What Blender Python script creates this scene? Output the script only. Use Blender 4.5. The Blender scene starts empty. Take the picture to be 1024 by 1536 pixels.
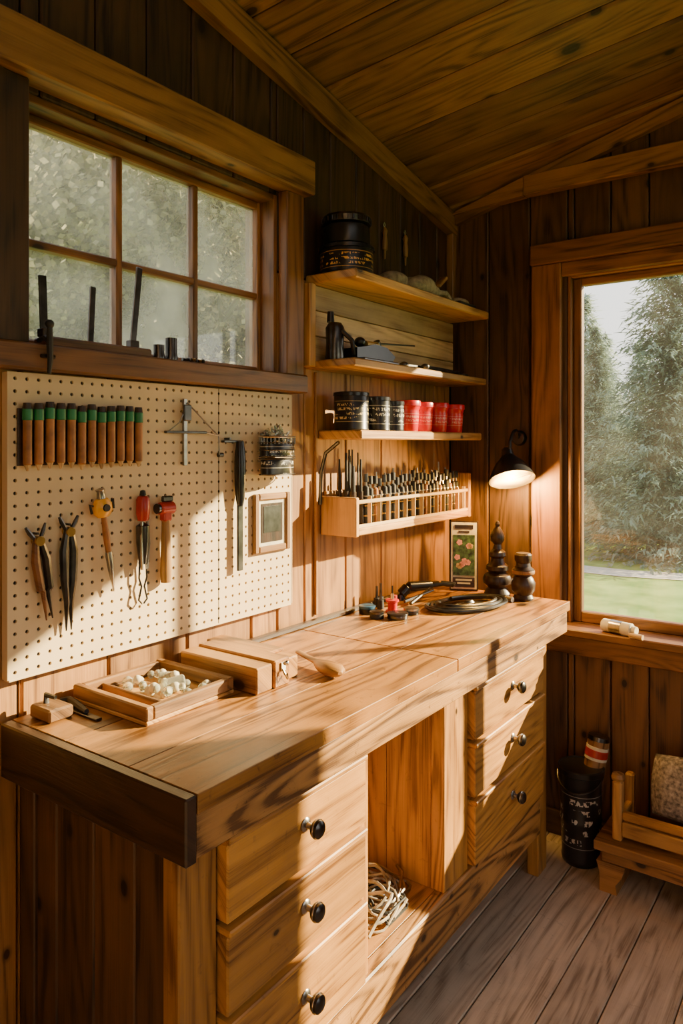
import bpy, bmesh, math, random
from mathutils import Vector, Matrix
random.seed(7)
R=math.radians
S=bpy.context.scene
# ------------------------------------------------------------ node helpers
def newmat(name):
    m=bpy.data.materials.new(name); m.use_nodes=True
    nt=m.node_tree; nt.nodes.clear()
    out=nt.nodes.new('ShaderNodeOutputMaterial')
    return m,nt,out
def N(nt,t,**kw):
    n=nt.nodes.new(t)
    for k,v in kw.items(): setattr(n,k,v)
    return n
def L(nt,a,b): nt.links.new(a,b)
def mixc(nt,fac,a,b,blend='MIX'):
    n=nt.nodes.new('ShaderNodeMix'); n.data_type='RGBA'; n.blend_type=blend
    for idx,v in ((0,fac),(6,a),(7,b)):
        if isinstance(v,bpy.types.NodeSocket): nt.links.new(v,n.inputs[idx])
        elif idx==0: n.inputs[0].default_value=v
        else: n.inputs[idx].default_value=(v[0],v[1],v[2],1)
    return n.outputs[2]
def mth(nt,op,a,b=None,c=None,clamp=False):
    n=nt.nodes.new('ShaderNodeMath'); n.operation=op; n.use_clamp=clamp
    for i,v in enumerate((a,b,c)):
        if v is None: continue
        if isinstance(v,bpy.types.NodeSocket): nt.links.new(v,n.inputs[i])
        else: n.inputs[i].default_value=v
    return n.outputs[0]
def ramp(nt,fac,stops):
    n=nt.nodes.new('ShaderNodeValToRGB'); e=n.color_ramp.elements
    while len(e)<len(stops): e.new(0.5)
    for i,(p,c) in enumerate(stops):
        e[i].position=p; e[i].color=(c[0],c[1],c[2],1) if not isinstance(c,(int,float)) else (c,c,c,1)
    nt.links.new(fac,n.inputs[0]); return n.outputs[0]
def wood(name,dark,light,var=.5,knots=.6,rough=.55,bump=.5,gx=1.8,gy=34,knot_r=.09,dirt=.35,kscale=5,scr=0,ring=.09):
    m,nt,out=newmat(name)
    uv=N(nt,'ShaderNodeUVMap'); uv.uv_map='UVMap'
    def mp(sx,sy):
        n=N(nt,'ShaderNodeMapping'); n.inputs['Scale'].default_value=(sx,sy,1); L(nt,uv.outputs[0],n.inputs[0]); return n.outputs[0]
    def nz(vec,sc,det,dist=0,ro=.55):
        n=N(nt,'ShaderNodeTexNoise'); n.inputs['Scale'].default_value=sc; n.inputs['Detail'].default_value=det
        n.inputs['Distortion'].default_value=dist; n.inputs['Roughness'].default_value=ro
        L(nt,vec,n.inputs['Vector']); return n.outputs['Fac']
    g=nz(mp(gx,gy),1,6,.8,.62)
    base=nz(mp(gx*.4,gy*.16),1,2,.4)
    rings=mth(nt,'SINE',mth(nt,'MULTIPLY',base,85))
    rings=mth(nt,'MULTIPLY',rings,ring)
    f=nz(mp(gx*3,gy*9),1,3)
    v=mth(nt,'ADD',mth(nt,'ADD',mth(nt,'MULTIPLY',g,.70),mth(nt,'MULTIPLY',f,.30)),rings)
    mid=[(a*.35+b*.65) for a,b in zip(dark,light)]
    col=ramp(nt,v,[(.33,dark),(.45,mid),(.62,light)])
    at=N(nt,'ShaderNodeAttribute'); at.attribute_name='rnd'
    br=mth(nt,'MULTIPLY_ADD',at.outputs['Fac'],var,1-var*.6)
    cb=nt.nodes.new('ShaderNodeCombineColor')
    for i in range(3): L(nt,br,cb.inputs[i])
    col=mixc(nt,1.0,col,cb.outputs[0],'MULTIPLY')
    tc=N(nt,'ShaderNodeTexCoord')
    d=nz(tc.outputs['Object'],2.3,5,.4,.6)
    d=ramp(nt,d,[(.32,1-dirt),(.62,1.0)])
    col=mixc(nt,1.0,col,d,'MULTIPLY')
    if scr>0:
        s1=nz(tc.outputs['Object'],34,5,.8,.7); s1=ramp(nt,s1,[(.60,0.),(.68,1.)])
        col=mixc(nt,mth(nt,'MULTIPLY',s1,scr),col,[x*.35 for x in dark])
    if knots>0:
        vo=N(nt,'ShaderNodeTexVoronoi'); vo.voronoi_dimensions='2D'; vo.inputs['Scale'].default_value=kscale
        L(nt,mp(.8,1.25),vo.inputs['Vector'])
        sep=nt.nodes.new('ShaderNodeSeparateColor'); L(nt,vo.outputs['Color'],sep.inputs[0])
        msk=mth(nt,'LESS_THAN',sep.outputs[0],knots*.5)
        sz=mth(nt,'MULTIPLY_ADD',sep.outputs[1],1.6,.7)
        k=ramp(nt,mth(nt,'MULTIPLY',vo.outputs['Distance'],sz),[(knot_r*.7,1.0),(knot_r*.9,.55),(knot_r*1.7,0)])
        kk=mth(nt,'MULTIPLY',mth(nt,'MULTIPLY',k,msk),.95)
        col=mixc(nt,kk,col,(dark[0]*.12,dark[1]*.10,dark[2]*.10))
    b=N(nt,'ShaderNodeBsdfPrincipled'); L(nt,col,b.inputs['Base Color'])
    b.inputs['Roughness'].default_value=rough
    bp=N(nt,'ShaderNodeBump'); bp.inputs['Strength'].default_value=bump; bp.inputs['Distance'].default_value=.003
    L(nt,v,bp.inputs['Height']); L(nt,bp.outputs[0],b.inputs['Normal'])
    L(nt,b.outputs[0],out.inputs[0]); return m
def plain(name,col,rough=.5,metal=0,var=.15,scale=30,bump=.05,emit=None,es=0,trans=0):
    m,nt,out=newmat(name)
    tc=N(nt,'ShaderNodeTexCoord')
    n=N(nt,'ShaderNodeTexNoise'); n.inputs['Scale'].default_value=scale; n.inputs['Detail'].default_value=4
    L(nt,tc.outputs['Object'],n.inputs['Vector'])
    c=ramp(nt,n.outputs['Fac'],[(.3,[x*(1-var*1.5) for x in col]),(.7,[min(1,x*(1+var)) for x in col])])
    b=N(nt,'ShaderNodeBsdfPrincipled'); L(nt,c,b.inputs['Base Color'])
    b.inputs['Roughness'].default_value=rough; b.inputs['Metallic'].default_value=metal
    if trans: b.inputs['Transmission Weight'].default_value=trans
    if emit: 
        b.inputs['Emission Color'].default_value=(*emit,1); b.inputs['Emission Strength'].default_value=es
    if bump:
        bp=N(nt,'ShaderNodeBump'); bp.inputs['Strength'].default_value=bump; bp.inputs['Distance'].default_value=.002
        L(nt,n.outputs['Fac'],bp.inputs['Height']); L(nt,bp.outputs[0],b.inputs['Normal'])
    L(nt,b.outputs[0],out.inputs[0]); return m
def label_mat(name,base,ink,lo,hi,rows=4,sc=170,rough=.3):
    """lettering-like marks printed in rows between heights lo..hi, with rules above and below"""
    m,nt,out=newmat(name)
    tc=N(nt,'ShaderNodeTexCoord'); sp=nt.nodes.new('ShaderNodeSeparateXYZ'); L(nt,tc.outputs['Object'],sp.inputs[0])
    z=sp.outputs[2]
    t=mth(nt,'DIVIDE',mth(nt,'SUBTRACT',z,lo),hi-lo)
    zone=mth(nt,'MULTIPLY',mth(nt,'GREATER_THAN',t,0.02),mth(nt,'LESS_THAN',t,.98))
    fr=mth(nt,'FRACT',mth(nt,'MULTIPLY',t,rows))
    rowm=mth(nt,'MULTIPLY',mth(nt,'GREATER_THAN',fr,.25),mth(nt,'LESS_THAN',fr,.80))
    mp=N(nt,'ShaderNodeMapping'); mp.inputs['Scale'].default_value=(sc,sc,sc*.55); L(nt,tc.outputs['Object'],mp.inputs[0])
    n=N(nt,'ShaderNodeTexNoise'); n.inputs['Scale'].default_value=1; n.inputs['Detail'].default_value=1; L(nt,mp.outputs[0],n.inputs['Vector'])
    let=ramp(nt,n.outputs['Fac'],[(.49,0.),(.51,1.)])
    mp2=N(nt,'ShaderNodeMapping'); mp2.inputs['Scale'].default_value=(26,26,rows*.7/(hi-lo)); L(nt,tc.outputs['Object'],mp2.inputs[0])
    n2=N(nt,'ShaderNodeTexNoise'); n2.inputs['Scale'].default_value=1; n2.inputs['Detail'].default_value=0; L(nt,mp2.outputs[0],n2.inputs['Vector'])
    word=ramp(nt,n2.outputs['Fac'],[(.46,0.),(.47,1.)])
    k=mth(nt,'MULTIPLY',mth(nt,'MULTIPLY',let,word),mth(nt,'MULTIPLY',rowm,zone))
    ed=mth(nt,'ADD',mth(nt,'LESS_THAN',mth(nt,'ABSOLUTE',mth(nt,'SUBTRACT',z,lo-.004)),.0009),mth(nt,'LESS_THAN',mth(nt,'ABSOLUTE',mth(nt,'SUBTRACT',z,hi+.004)),.0009))
    k=mth(nt,'MAXIMUM',k,mth(nt,'MULTIPLY',ed,.7))
    c=mixc(nt,k,base,ink)
    b=N(nt,'ShaderNodeBsdfPrincipled'); L(nt,c,b.inputs['Base Color']); b.inputs['Roughness'].default_value=rough
    L(nt,b.outputs[0],out.inputs[0]); return m
def glassmat(name,haze_dust,gloss=.07,col=(.95,.91,.82)):  # pale film on the pane imitates haze as well as dust
    m,nt,out=newmat(name)
    tr=N(nt,'ShaderNodeBsdfTransparent'); gl=N(nt,'ShaderNodeBsdfGlossy'); gl.inputs['Roughness'].default_value=.02
    mx=N(nt,'ShaderNodeMixShader'); mx.inputs[0].default_value=gloss
    L(nt,tr.outputs[0],mx.inputs[1]); L(nt,gl.outputs[0],mx.inputs[2])
    if haze_dust<=0: L(nt,mx.outputs[0],out.inputs[0]); return m
    tl=N(nt,'ShaderNodeBsdfTranslucent'); tl.inputs[0].default_value=(*col,1)
    df=N(nt,'ShaderNodeBsdfDiffuse'); df.inputs[0].default_value=(*col,1)
    td=N(nt,'ShaderNodeMixShader'); td.inputs[0].default_value=.35; L(nt,tl.outputs[0],td.inputs[1]); L(nt,df.outputs[0],td.inputs[2])
    tc=N(nt,'ShaderNodeTexCoord'); n=N(nt,'ShaderNodeTexNoise'); n.inputs['Scale'].default_value=5; n.inputs['Detail'].default_value=6
    L(nt,tc.outputs['Object'],n.inputs['Vector'])
    f=ramp(nt,n.outputs['Fac'],[(.35,haze_dust*.4),(.7,haze_dust*1.7)])
    m2=N(nt,'ShaderNodeMixShader'); L(nt,f,m2.inputs[0]); L(nt,mx.outputs[0],m2.inputs[1]); L(nt,td.outputs[0],m2.inputs[2])
    L(nt,m2.outputs[0],out.inputs[0]); return m
def leafmat(name,c1,c2,tl=.45):
    m,nt,out=newmat(name)
    at=N(nt,'ShaderNodeAttribute'); at.attribute_name='rnd'
    c=mixc(nt,at.outputs['Fac'],c1,c2)
    d=N(nt,'ShaderNodeBsdfDiffuse'); t=N(nt,'ShaderNodeBsdfTranslucent'); L(nt,c,d.inputs[0]); L(nt,c,t.inputs[0])
    mx=N(nt,'ShaderNodeMixShader'); mx.inputs[0].default_value=tl
    L(nt,d.outputs[0],mx.inputs[1]); L(nt,t.outputs[0],mx.inputs[2]); L(nt,mx.outputs[0],out.inputs[0]); return m
# ------------------------------------------------------------ mesh builder
def T(x,y,z): return Matrix.Translation((x,y,z))
def RX(a): return Matrix.Rotation(R(a),4,'X')
def RY(a): return Matrix.Rotation(R(a),4,'Y')
def RZ(a): return Matrix.Rotation(R(a),4,'Z')
I=Matrix.Identity(4)
class MB:
    def __init__(s,name,mats):
        s.name=name; s.mats=mats; s.bm=bmesh.new()
        s.uv=s.bm.loops.layers.uv.new('UVMap'); s.cl=s.bm.loops.layers.float_color.new('rnd')
    def raw(s,vs,fs,mi=0,M=I,uvf=None):
        r=random.random(); ox=random.random()*40; oy=random.random()*40
        bv=[s.bm.verts.new(M@Vector(v)) for v in vs]
        for f in fs:
            try: nf=s.bm.faces.new([bv[i] for i in f])
            except ValueError: continue
            nf.material_index=mi; nf.smooth=True
            for i,lp in zip(f,nf.loops):
                u,v=uvf(vs[i],i) if uvf else (vs[i][0],vs[i][1]+vs[i][2])
                lp[s.uv].uv=(u+ox,v+oy); lp[s.cl]=(r,r,r,1)
    def box(s,x0,x1,y0,y1,z0,z1,mi=0,b=.002,g=None,M=I):
        s.boxc((x0+x1)/2,(y0+y1)/2,(z0+z1)/2,abs(x1-x0),abs(y1-y0),abs(z1-z0),mi,b,g,M)
    def boxc(s,cx,cy,cz,dx,dy,dz,mi=0,b=.002,g=None,M=I,Rr=I):
        h=(dx/2,dy/2,dz/2); b=min(b,min(h)*.45)
        if g is None: g=max(range(3),key=lambda i:h[i])
        o1,o2=[i for i in range(3) if i!=g]
        vs=[];idx={}
        for sx in (-1,1):
            for sy in (-1,1):
                for sz in (-1,1):
                    sg=(sx,sy,sz)
                    for a in range(3):
                        p=[sg[i]*(h[i]-(0 if i==a else b)) for i in range(3)]
                        idx[(sg,a)]=len(vs); vs.append(tuple(p))
        fs=[]
        for a in range(3):
            o=[i for i in range(3) if i!=a]
            for sa in (-1,1):
                q=[]
                for (p,r) in ((-1,-1),(1,-1),(1,1),(-1,1)):
                    sg=[0,0,0]; sg[a]=sa; sg[o[0]]=p; sg[o[1]]=r; q.append(idx[(tuple(sg),a)])
                fs.append(q)
            for p in (-1,1):
                for r in (-1,1):
                    lo=[0,0,0];hi=[0,0,0]; lo[a]=-1;hi[a]=1
                    for t in (lo,hi): t[o[0]]=p;t[o[1]]=r
                    lo=tuple(lo);hi=tuple(hi)
                    fs.append([idx[(lo,o[0])],idx[(hi,o[0])],idx[(hi,o[1])],idx[(lo,o[1])]])
        for sx in (-1,1):
            for sy in (-1,1):
                for sz in (-1,1):
                    sg=(sx,sy,sz); fs.append([idx[(sg,0)],idx[(sg,1)],idx[(sg,2)]])
        s.raw(vs,fs,mi,M@T(cx,cy,cz)@Rr,lambda v,i:(v[g],v[o1]+v[o2]))
    def lathe(s,prof,mi=0,M=I,seg=24,sx=1,sy=1):
        vs=[];rings=[]
        for (r,z) in prof:
            if r<1e-6: rings.append([len(vs)]); vs.append((0,0,z))
            else:
                rings.append(list(range(len(vs),len(vs)+seg)))
                for i in range(seg):
                    a=2*math.pi*i/seg; vs.append((r*math.cos(a)*sx,r*math.sin(a)*sy,z))
        fs=[]
        for a,b in zip(rings[:-1],rings[1:]):
            if len(a)==1 and len(b)==1: continue
            for i in range(seg):
                j=(i+1)%seg
                if len(a)==1: fs.append([a[0],b[j],b[i]])
                elif len(b)==1: fs.append([a[i],a[j],b[0]])
                else: fs.append([a[i],a[j],b[j],b[i]])
        if len(rings[0])>1: fs.append(list(reversed(rings[0])))
        if len(rings[-1])>1: fs.append(rings[-1])
        s.raw(vs,fs,mi,M,lambda v,i:(v[2],math.atan2(v[1],v[0])*.03))
    def cyl(s,p0,p1,r0,r1=None,mi=0,seg=16,b=0):
        p0=Vector(p0);p1=Vector(p1); d=p1-p0; l=d.length
        if r1 is None: r1=r0
        q=d.to_track_quat('Z','Y').to_matrix().to_4x4()
        if b: pr=[(0,0),(r0-b,0),(r0,b),(r1,l-b),(r1-b,l),(0,l)]
        else: pr=[(0,0),(r0,0),(r1,l),(0,l)]
        s.lathe(pr,mi,Matrix.Translation(p0)@q,seg)
    def sph(s,c,r,mi=0,sx=1,sy=1,sz=1,seg=16,M=I):
        n=8; pr=[(r*math.sin(math.pi*i/n),-r*math.cos(math.pi*i/n)) for i in range(n+1)]
        pr[0]=(0,-r);pr[-1]=(0,r)
        s.lathe(pr,mi,T(*c)@M@Matrix.Diagonal((sx,sy,sz,1)),seg)
    def tube(s,pts,r,mi=0,seg=8,closed=False):
        pts=[Vector(p) for p in pts]; n=len(pts); vs=[];fs=[]
        rr=r if isinstance(r,(list,tuple)) else [r]*n
        up=Vector((0,0,1)); prev=None
        for i,p in enumerate(pts):
            if closed: t=(pts[(i+1)%n]-pts[i-1])
            else: t=pts[min(i+1,n-1)]-pts[max(i-1,0)]
            t.normalize()
            if prev is None:
                a=t.cross(up)
                if a.length<.01: a=t.cross(Vector((1,0,0)))
            else: a=prev-t*prev.dot(t)
            a.normalize(); prev=a.copy(); bb=t.cross(a)
            for k in range(seg):
                an=2*math.pi*k/seg; vs.append(tuple(p+(a*math.cos(an)+bb*math.sin(an))*rr[i]))
        m=n if closed else n-1
        for i in range(m):
            j=(i+1)%n
            for k in range(seg):
                l=(k+1)%seg; fs.append([i*seg+k,i*seg+l,j*seg+l,j*seg+k])
        if not closed: fs.append(list(range(seg))[::-1]); fs.append([ (n-1)*seg+k for k in range(seg)])
        s.raw(vs,fs,mi)
    def extr(s,poly,d,mi=0,M=I):
        n=len(poly); vs=[(x,y,0) for x,y in poly]+[(x,y,d) for x,y in poly]
        fs=[list(range(n))[::-1],list(range(n,2*n))]+[[i,(i+1)%n,(i+1)%n+n,i+n] for i in range(n)]
        s.raw(vs,fs,mi,M)
    def done(s,ang=35,recalc=True):
        if recalc: bmesh.ops.recalc_face_normals(s.bm,faces=s.bm.faces[:])
        me=bpy.data.meshes.new(s.name)
        o=bpy.data.objects.new(s.name,me)
        xs=[v.co for v in s.bm.verts]
        c=Vector(((min(v.x for v in xs)+max(v.x for v in xs))/2,(min(v.y for v in xs)+max(v.y for v in xs))/2,min(v.z for v in xs)))
        for v in s.bm.verts: v.co-=c
        o.location=c
        s.bm.to_mesh(me); s.bm.free()
        for m in s.mats: me.materials.append(m)
        me.set_sharp_from_angle(angle=R(ang))
        S.collection.objects.link(o); return o
# ------------------------------------------------------------ materials
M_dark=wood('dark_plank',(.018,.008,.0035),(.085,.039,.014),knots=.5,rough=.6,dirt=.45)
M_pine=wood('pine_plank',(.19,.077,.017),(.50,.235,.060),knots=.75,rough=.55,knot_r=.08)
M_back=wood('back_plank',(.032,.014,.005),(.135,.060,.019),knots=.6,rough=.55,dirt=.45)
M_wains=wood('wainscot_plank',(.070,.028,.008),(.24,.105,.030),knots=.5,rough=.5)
M_ceil=wood('ceiling_plank',(.10,.046,.017),(.31,.155,.056),knots=.95,rough=.5,knot_r=.115,kscale=4.2)
M_floor=wood('floor_plank',(.34,.25,.165),(.74,.60,.44),knots=.5,rough=.5,knot_r=.06,var=.35,scr=.3)
M_trim=wood('trim_wood',(.13,.057,.017),(.39,.19,.058),knots=.4,rough=.5)
M_frame=wood('window_frame_wood',(.11,.040,.010),(.32,.132,.035),knots=.15,rough=.45)
M_top=wood('bench_top_wood',(.18,.065,.010),(.60,.265,.050),knots=.3,rough=.40,dirt=.40,scr=.6,ring=.12)
M_body=wood('bench_body_wood',(.21,.083,.014),(.58,.275,.060),knots=.5,rough=.45,dirt=.3,knot_r=.07,scr=.25)
M_apron=wood('bench_apron_wood',(.15,.063,.014),(.54,.265,.07),knots=.9,rough=.5,dirt=.4,knot_r=.08,scr=.6,bump=.8,kscale=7,ring=.16)
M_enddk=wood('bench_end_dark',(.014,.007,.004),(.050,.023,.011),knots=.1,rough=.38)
M_shelf=wood('shelf_wood',(.27,.120,.030),(.62,.335,.10),knots=.25,rough=.5)
M_pale=wood('pale_wood',(.42,.25,.10),(.76,.52,.25),knots=.2,rough=.5)
M_red_w=wood('red_brown_wood',(.12,.038,.010),(.34,.13,.035),knots=.1,rough=.4)
M_peg=plain('pegboard_hardboard',(.68,.52,.31),.6,var=.07,scale=6)
M_pegh=plain('peg_backing',(.03,.02,.012),.9)
M_black=plain('black_enamel',(.012,.012,.013),.28,var=.2)
M_blackm=plain('matte_black',(.018,.017,.016),.6)
M_steel=plain('worn_steel',(.42,.40,.37),.3,1.0,var=.3)
M_dsteel=plain('dark_steel',(.11,.105,.10),.3,1.0,var=.3)
M_chrome=plain('chrome',(.7,.7,.68),.15,1.0,var=.05)
M_brass=plain('brass',(.55,.33,.09),.3,1.0)
M_red=plain('red_enamel',(.60,.008,.012),.3,var=.1)
M_redp=plain('red_plastic',(.45,.025,.012),.35)
M_yel=plain('yellow_plastic',(.85,.40,.015),.35)
M_grn=plain('green_band',(.012,.19,.06),.4)
M_tube=plain('cork_tube',(.36,.14,.035),.5,var=.3)
M_cloth=plain('canvas_cloth',(.33,.26,.17),.9,var=.3,scale=60,bump=.4)
M_gcloth=plain('grey_knit',(.26,.23,.20),.95,var=.5,scale=90,bump=.8)
M_gold=plain('gold_ink',(.5,.33,.1),.4,.6)
M_paper=plain('paper',(.68,.62,.46),.8)
M_rope=plain('cord_tan',(.44,.36,.25),.7,var=.4)
M_drop=plain('drop_glass',(.85,.9,.8),.06,trans=.75,var=.03,bump=0)
BK=(.014,.014,.015)
M_labB=label_mat('bucket_lettering',BK,(.55,.53,.48),.07,.24,5,120)
M_lab1=label_mat('tin_lettering_large',BK,(.62,.48,.22),.03,.085,4,220)
M_lab2=label_mat('tin_lettering_small',BK,(.60,.58,.5),.025,.075,3,240)
M_labT=label_mat('paint_tin_lettering',BK,(.75,.40,.10),.02,.06,3,200)
M_labr=label_mat('red_lettering',(.60,.008,.012),(.75,.30,.22),.03,.055,2,260)
M_print=plain('print_green',(.05,.10,.04),.5,var=.7,scale=70)
M_pink=plain('print_pink',(.75,.30,.28),.5)
M_bulb=plain('bulb_glow',(1,.8,.5),.4,emit=(1,.66,.24),es=120)
M_inner=plain('lamp_inner',(.85,.7,.45),.5)
# ------------------------------------------------------------ room shell
YB=2.68; XR=3.1; YR=-1.25
WX=1.80  # unseen right window edge, placed so the bench corner falls in shade
def zc(x,y): return 2.375+.267*x+.19*(YB-y)
def sub(a0,a1,z0,z1,holes):
    rs=[(a0,a1,z0,z1)]
    for (h0,h1,k0,k1) in holes:
        nr=[]
        for (p,q,u,v) in rs:
            if q<=h0+1e-5 or p>=h1-1e-5 or v<=k0 or u>=k1: nr.append((p,q,u,v)); continue
            if p<h0: nr.append((p,h0,u,v))
            if q>h1: nr.append((h1,q,u,v))
            pp,qq=max(p,h0),min(q,h1)
            if u<k0: nr.append((pp,qq,u,k0))
            if v>k1: nr.append((pp,qq,k1,v))
        rs=nr
    return [r for r in rs if r[1]-r[0]>.004 and r[3]-r[2]>.004]
HL=[(.82,1.61,1.62,2.17)]; HB=[(.485,WX+.05,.79,2.075)]
w=MB('wall_left',[M_dark,M_pine,M_blackm])
y=YR
while y<YB-.001:
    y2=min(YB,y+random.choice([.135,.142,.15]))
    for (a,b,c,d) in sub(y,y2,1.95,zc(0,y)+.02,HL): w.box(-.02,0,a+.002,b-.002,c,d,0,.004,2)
    y=y2
y=YR
while y<YB-.001:
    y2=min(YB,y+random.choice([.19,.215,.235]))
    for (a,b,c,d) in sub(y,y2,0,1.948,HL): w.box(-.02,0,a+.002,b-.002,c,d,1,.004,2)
    y=y2
for (a,b,c,d) in sub(YR-.1,YB+.1,-.02,zc(0,YR)+.05,HL): w.box(-.12,-.021,a,b,c,d,2,0)
w.done()
w=MB('wall_back',[M_back,M_wains,M_blackm])
x=0.0
while x<XR-.001:
    x2=min(XR,x+random.choice([.13,.15,.17]))
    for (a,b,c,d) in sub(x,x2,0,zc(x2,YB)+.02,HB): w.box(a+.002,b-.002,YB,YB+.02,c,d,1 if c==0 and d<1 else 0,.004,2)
    x=x2
for (a,b,c,d) in sub(-.02,XR+.1,-.02,3.2,HB): w.box(a,b,YB+.021,YB+.12,c,d,2,0)
w.done()
w=MB('wall_right',[M_pine,M_blackm])
for (a,b,c,d) in sub(YR,YB,0,3.3,[(.6,1.9,.85,2.1)]): w.box(XR,XR+.1,a,b,c,min(d,zc(XR,a)),0,.002,2)  # unseen window opening added to let sky light fill the room
w.done()
w=MB('wall_rear',[M_pine])
for (a,b,c,d) in sub(0,XR,0,3.9,[(1.7,2.5,0,2.1)]): w.box(a,b,YR-.1,YR,c,min(d,zc(b,YR)),0,.002,2)  # unseen door opening added to let in sky light from behind
w.done()
w=MB('floor',[M_floor,M_blackm])
x=0
while x<XR:
    wd=random.choice([.125,.14,.155]); yy=YR
    while yy<YB:
        l=random.uniform(1.6,2.8); w.box(x+.0016,min(x+wd,XR)-.0016,yy+.0008,min(yy+l,YB)-.0008,-.02,0,0,.003,1); yy+=l
    x+=wd
w.box(-.1,XR+.1,YR-.1,YB+.1,-.08,-.021,1,0)
w.done()
w=MB('ceiling',[M_ceil])
t=Vector((1,.2,.267-.19*.2)).normalized(); n=Vector((-.267,.19,1)).normalized(); s_=n.cross(t).normalized()
org=Vector((0,YB,2.375))
Mc=Matrix((( t.x,s_.x,n.x,org.x),(t.y,s_.y,n.y,org.y),(t.z,s_.z,n.z,org.z),(0,0,0,1)))
def clip(w,e):
    for co,no in (((-e,0,0),(-1,0,0)),((XR+e,0,0),(1,0,0)),((0,YB+e,0),(0,1,0)),((0,YR-e,0),(0,-1,0))):
        g=w.bm.verts[:]+w.bm.edges[:]+w.bm.faces[:]
        bmesh.ops.bisect_plane(w.bm,geom=g,plane_co=co,plane_no=no,clear_outer=True)
v=-6.0
while v<3:
    wd=.165; w.box(-4,6,v+.002,v+wd-.002,0,.03,0,.008,0,Mc); v+=wd
clip(w,.1); w.done()
w=MB('roof',[M_blackm]); w.box(-4,6,-6,3,.032,.06,0,0,0,Mc); clip(w,.12); w.done()
def sloped(name,p0,p1,thick,h,mat,ax):
    w=MB(name,[mat]); p0=Vector(p0);p1=Vector(p1)
    ox=Vector((thick,0,0)) if ax=='x' else Vector((0,-thick,0))
    dn=Vector((0,0,-h)); vs=[]
    for p in (p0,p1): vs+= [tuple(p),tuple(p+ox),tuple(p+ox+dn),tuple(p+dn)]
    fs=[[0,1,2,3],[4,5,6,7],[0,1,5,4],[1,2,6,5],[2,3,7,6],[3,0,4,7]]
    k=1 if ax=='x' else 0
    w.raw(vs,fs,0,I,lambda v,i:(v[k],v[2]-(.0 if i<4 else (p1.z-p0.z))+v[1-k]))
    return w.done()
sloped('trim_1',(0.001,YR,zc(0,YR)-.002),(0.001,YB-.002,zc(0,YB)-.002),.035,.085,M_trim,'x')
sloped('trim_2',(0.04,YB-.001,zc(0.04,YB)-.002),(XR,YB-.001,zc(XR,YB)-.002),.03,.055,M_trim,'y')
w=MB('trim_3',[M_trim]); w.box(.33,XR-.01,YB-.045,YB-.001,2.385,2.46,0,.004); 
w.raw([(.03,YB-.045,2.365),(.03,YB-.001,2.365),(.33,YB-.001,2.385),(.33,YB-.045,2.385),(.03,YB-.045,2.37),(.03,YB-.001,2.37),(.33,YB-.001,2.455),(.33,YB-.045,2.455)],
   [[0,1,2,3],[4,5,6,7],[0,1,5,4],[1,2,6,5],[2,3,7,6],[3,0,4,7]],0); w.done()
w=MB('trim_4',[M_trim]); w.box(.001,.032,YB-.035,YB-.001,1.97,2.30,0,.003); w.done()
w=MB('baseboard_back',[M_back]); w.box(.0,XR,YB-.018,YB-.001,.0,.09,0,.003); w.done()
# ---- left window
w=MB('window_1',[M_frame,M_trim,glassmat('hazy_dusty_glass',.20),M_dark])  # dust film on this glass also stands in for haze outside
w.box(0.001,.072,.2,1.70,2.18,2.28,1,.004)
w.box(0.001,.05,.2,1.69,2.28,2.292,1,.003)
w.box(-.10,.052,.25,1.69,1.597,1.65,0,.004)
w.box(0.001,.036,1.612,1.69,1.65,2.18,0,.003,2)
w.box(0.001,.036,.73,.818,1.65,2.18,3,.003,2)
for (a,b) in ((.8205,.835),(1.595,1.6095)): w.box(-.115,.0,a,b,1.65,2.169,0,.002,2)
w.box(-.115,.0,.835,1.595,2.152,2.169,0,.002)
X0,X1=-.085,-.05
w.box(X0,X1,.835,.861,1.65,2.152,0,.003,2); w.box(X0,X1,1.58,1.595,1.65,2.152,0,.003,2)
w.box(X0,X1,.861,1.58,2.132,2.152,0,.003); w.box(X0,X1,.861,1.58,1.65,1.672,0,.003)
for yy in (1.099,1.341): w.box(X0+.005,X1,yy-.009,yy+.009,1.672,2.132,0,.003,2)
w.box(X0+.006,X1-.001,.861,1.58,1.869,1.887,0,.003)
w.box(-.071,-.068,.861,1.58,1.672,2.132,2,0)
w.done()
# ---- back window
w=MB('window_2',[M_frame,M_trim,glassmat('clear_glass',.012,.04)])
w.box(.355,WX+.17,YB-.04,YB-.001,2.116,2.192,0,.004)
w.box(.358,.468,YB-.028,YB-.001,.80,2.116,0,.003,2)
w.box(WX+.06,WX+.16,YB-.028,YB-.001,.80,2.116,0,.003,2)
w.box(.468,WX+.06,YB-.02,YB-.001,2.066,2.116,0,.003)
w.box(.36,WX+.17,YB-.10,YB+.11,.762,.79,0,.004)
w.box(.38,WX+.15,YB-.045,YB-.001,.685,.762,0,.004)
for (a,b) in ((.4855,.498),(WX+.037,WX+.0495)): w.box(a,b,YB,YB+.118,.79,2.074,0,.002,2)
w.box(.498,WX+.037,YB,YB+.118,2.06,2.074,0,.002)
Y0,Y1=YB+.025,YB+.06
w.box(.498,.528,Y0,Y1,.79,2.06,0,.004,2); w.box(WX+.007,WX+.037,Y0,Y1,.79,2.06,0,.004,2)
w.box(.528,WX+.007,Y0,Y1,2.032,2.06,0,.004); w.box(.528,WX+.007,Y0,Y1,.79,.83,0,.004)
w.box(1.165,1.195,Y0,Y1,.83,2.032,0,.004,2)  # unseen mullion added to cast a shadow bar into the room
w.box(.528,WX+.007,YB+.040,YB+.043,.83,2.032,2,0)
w.done()
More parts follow.
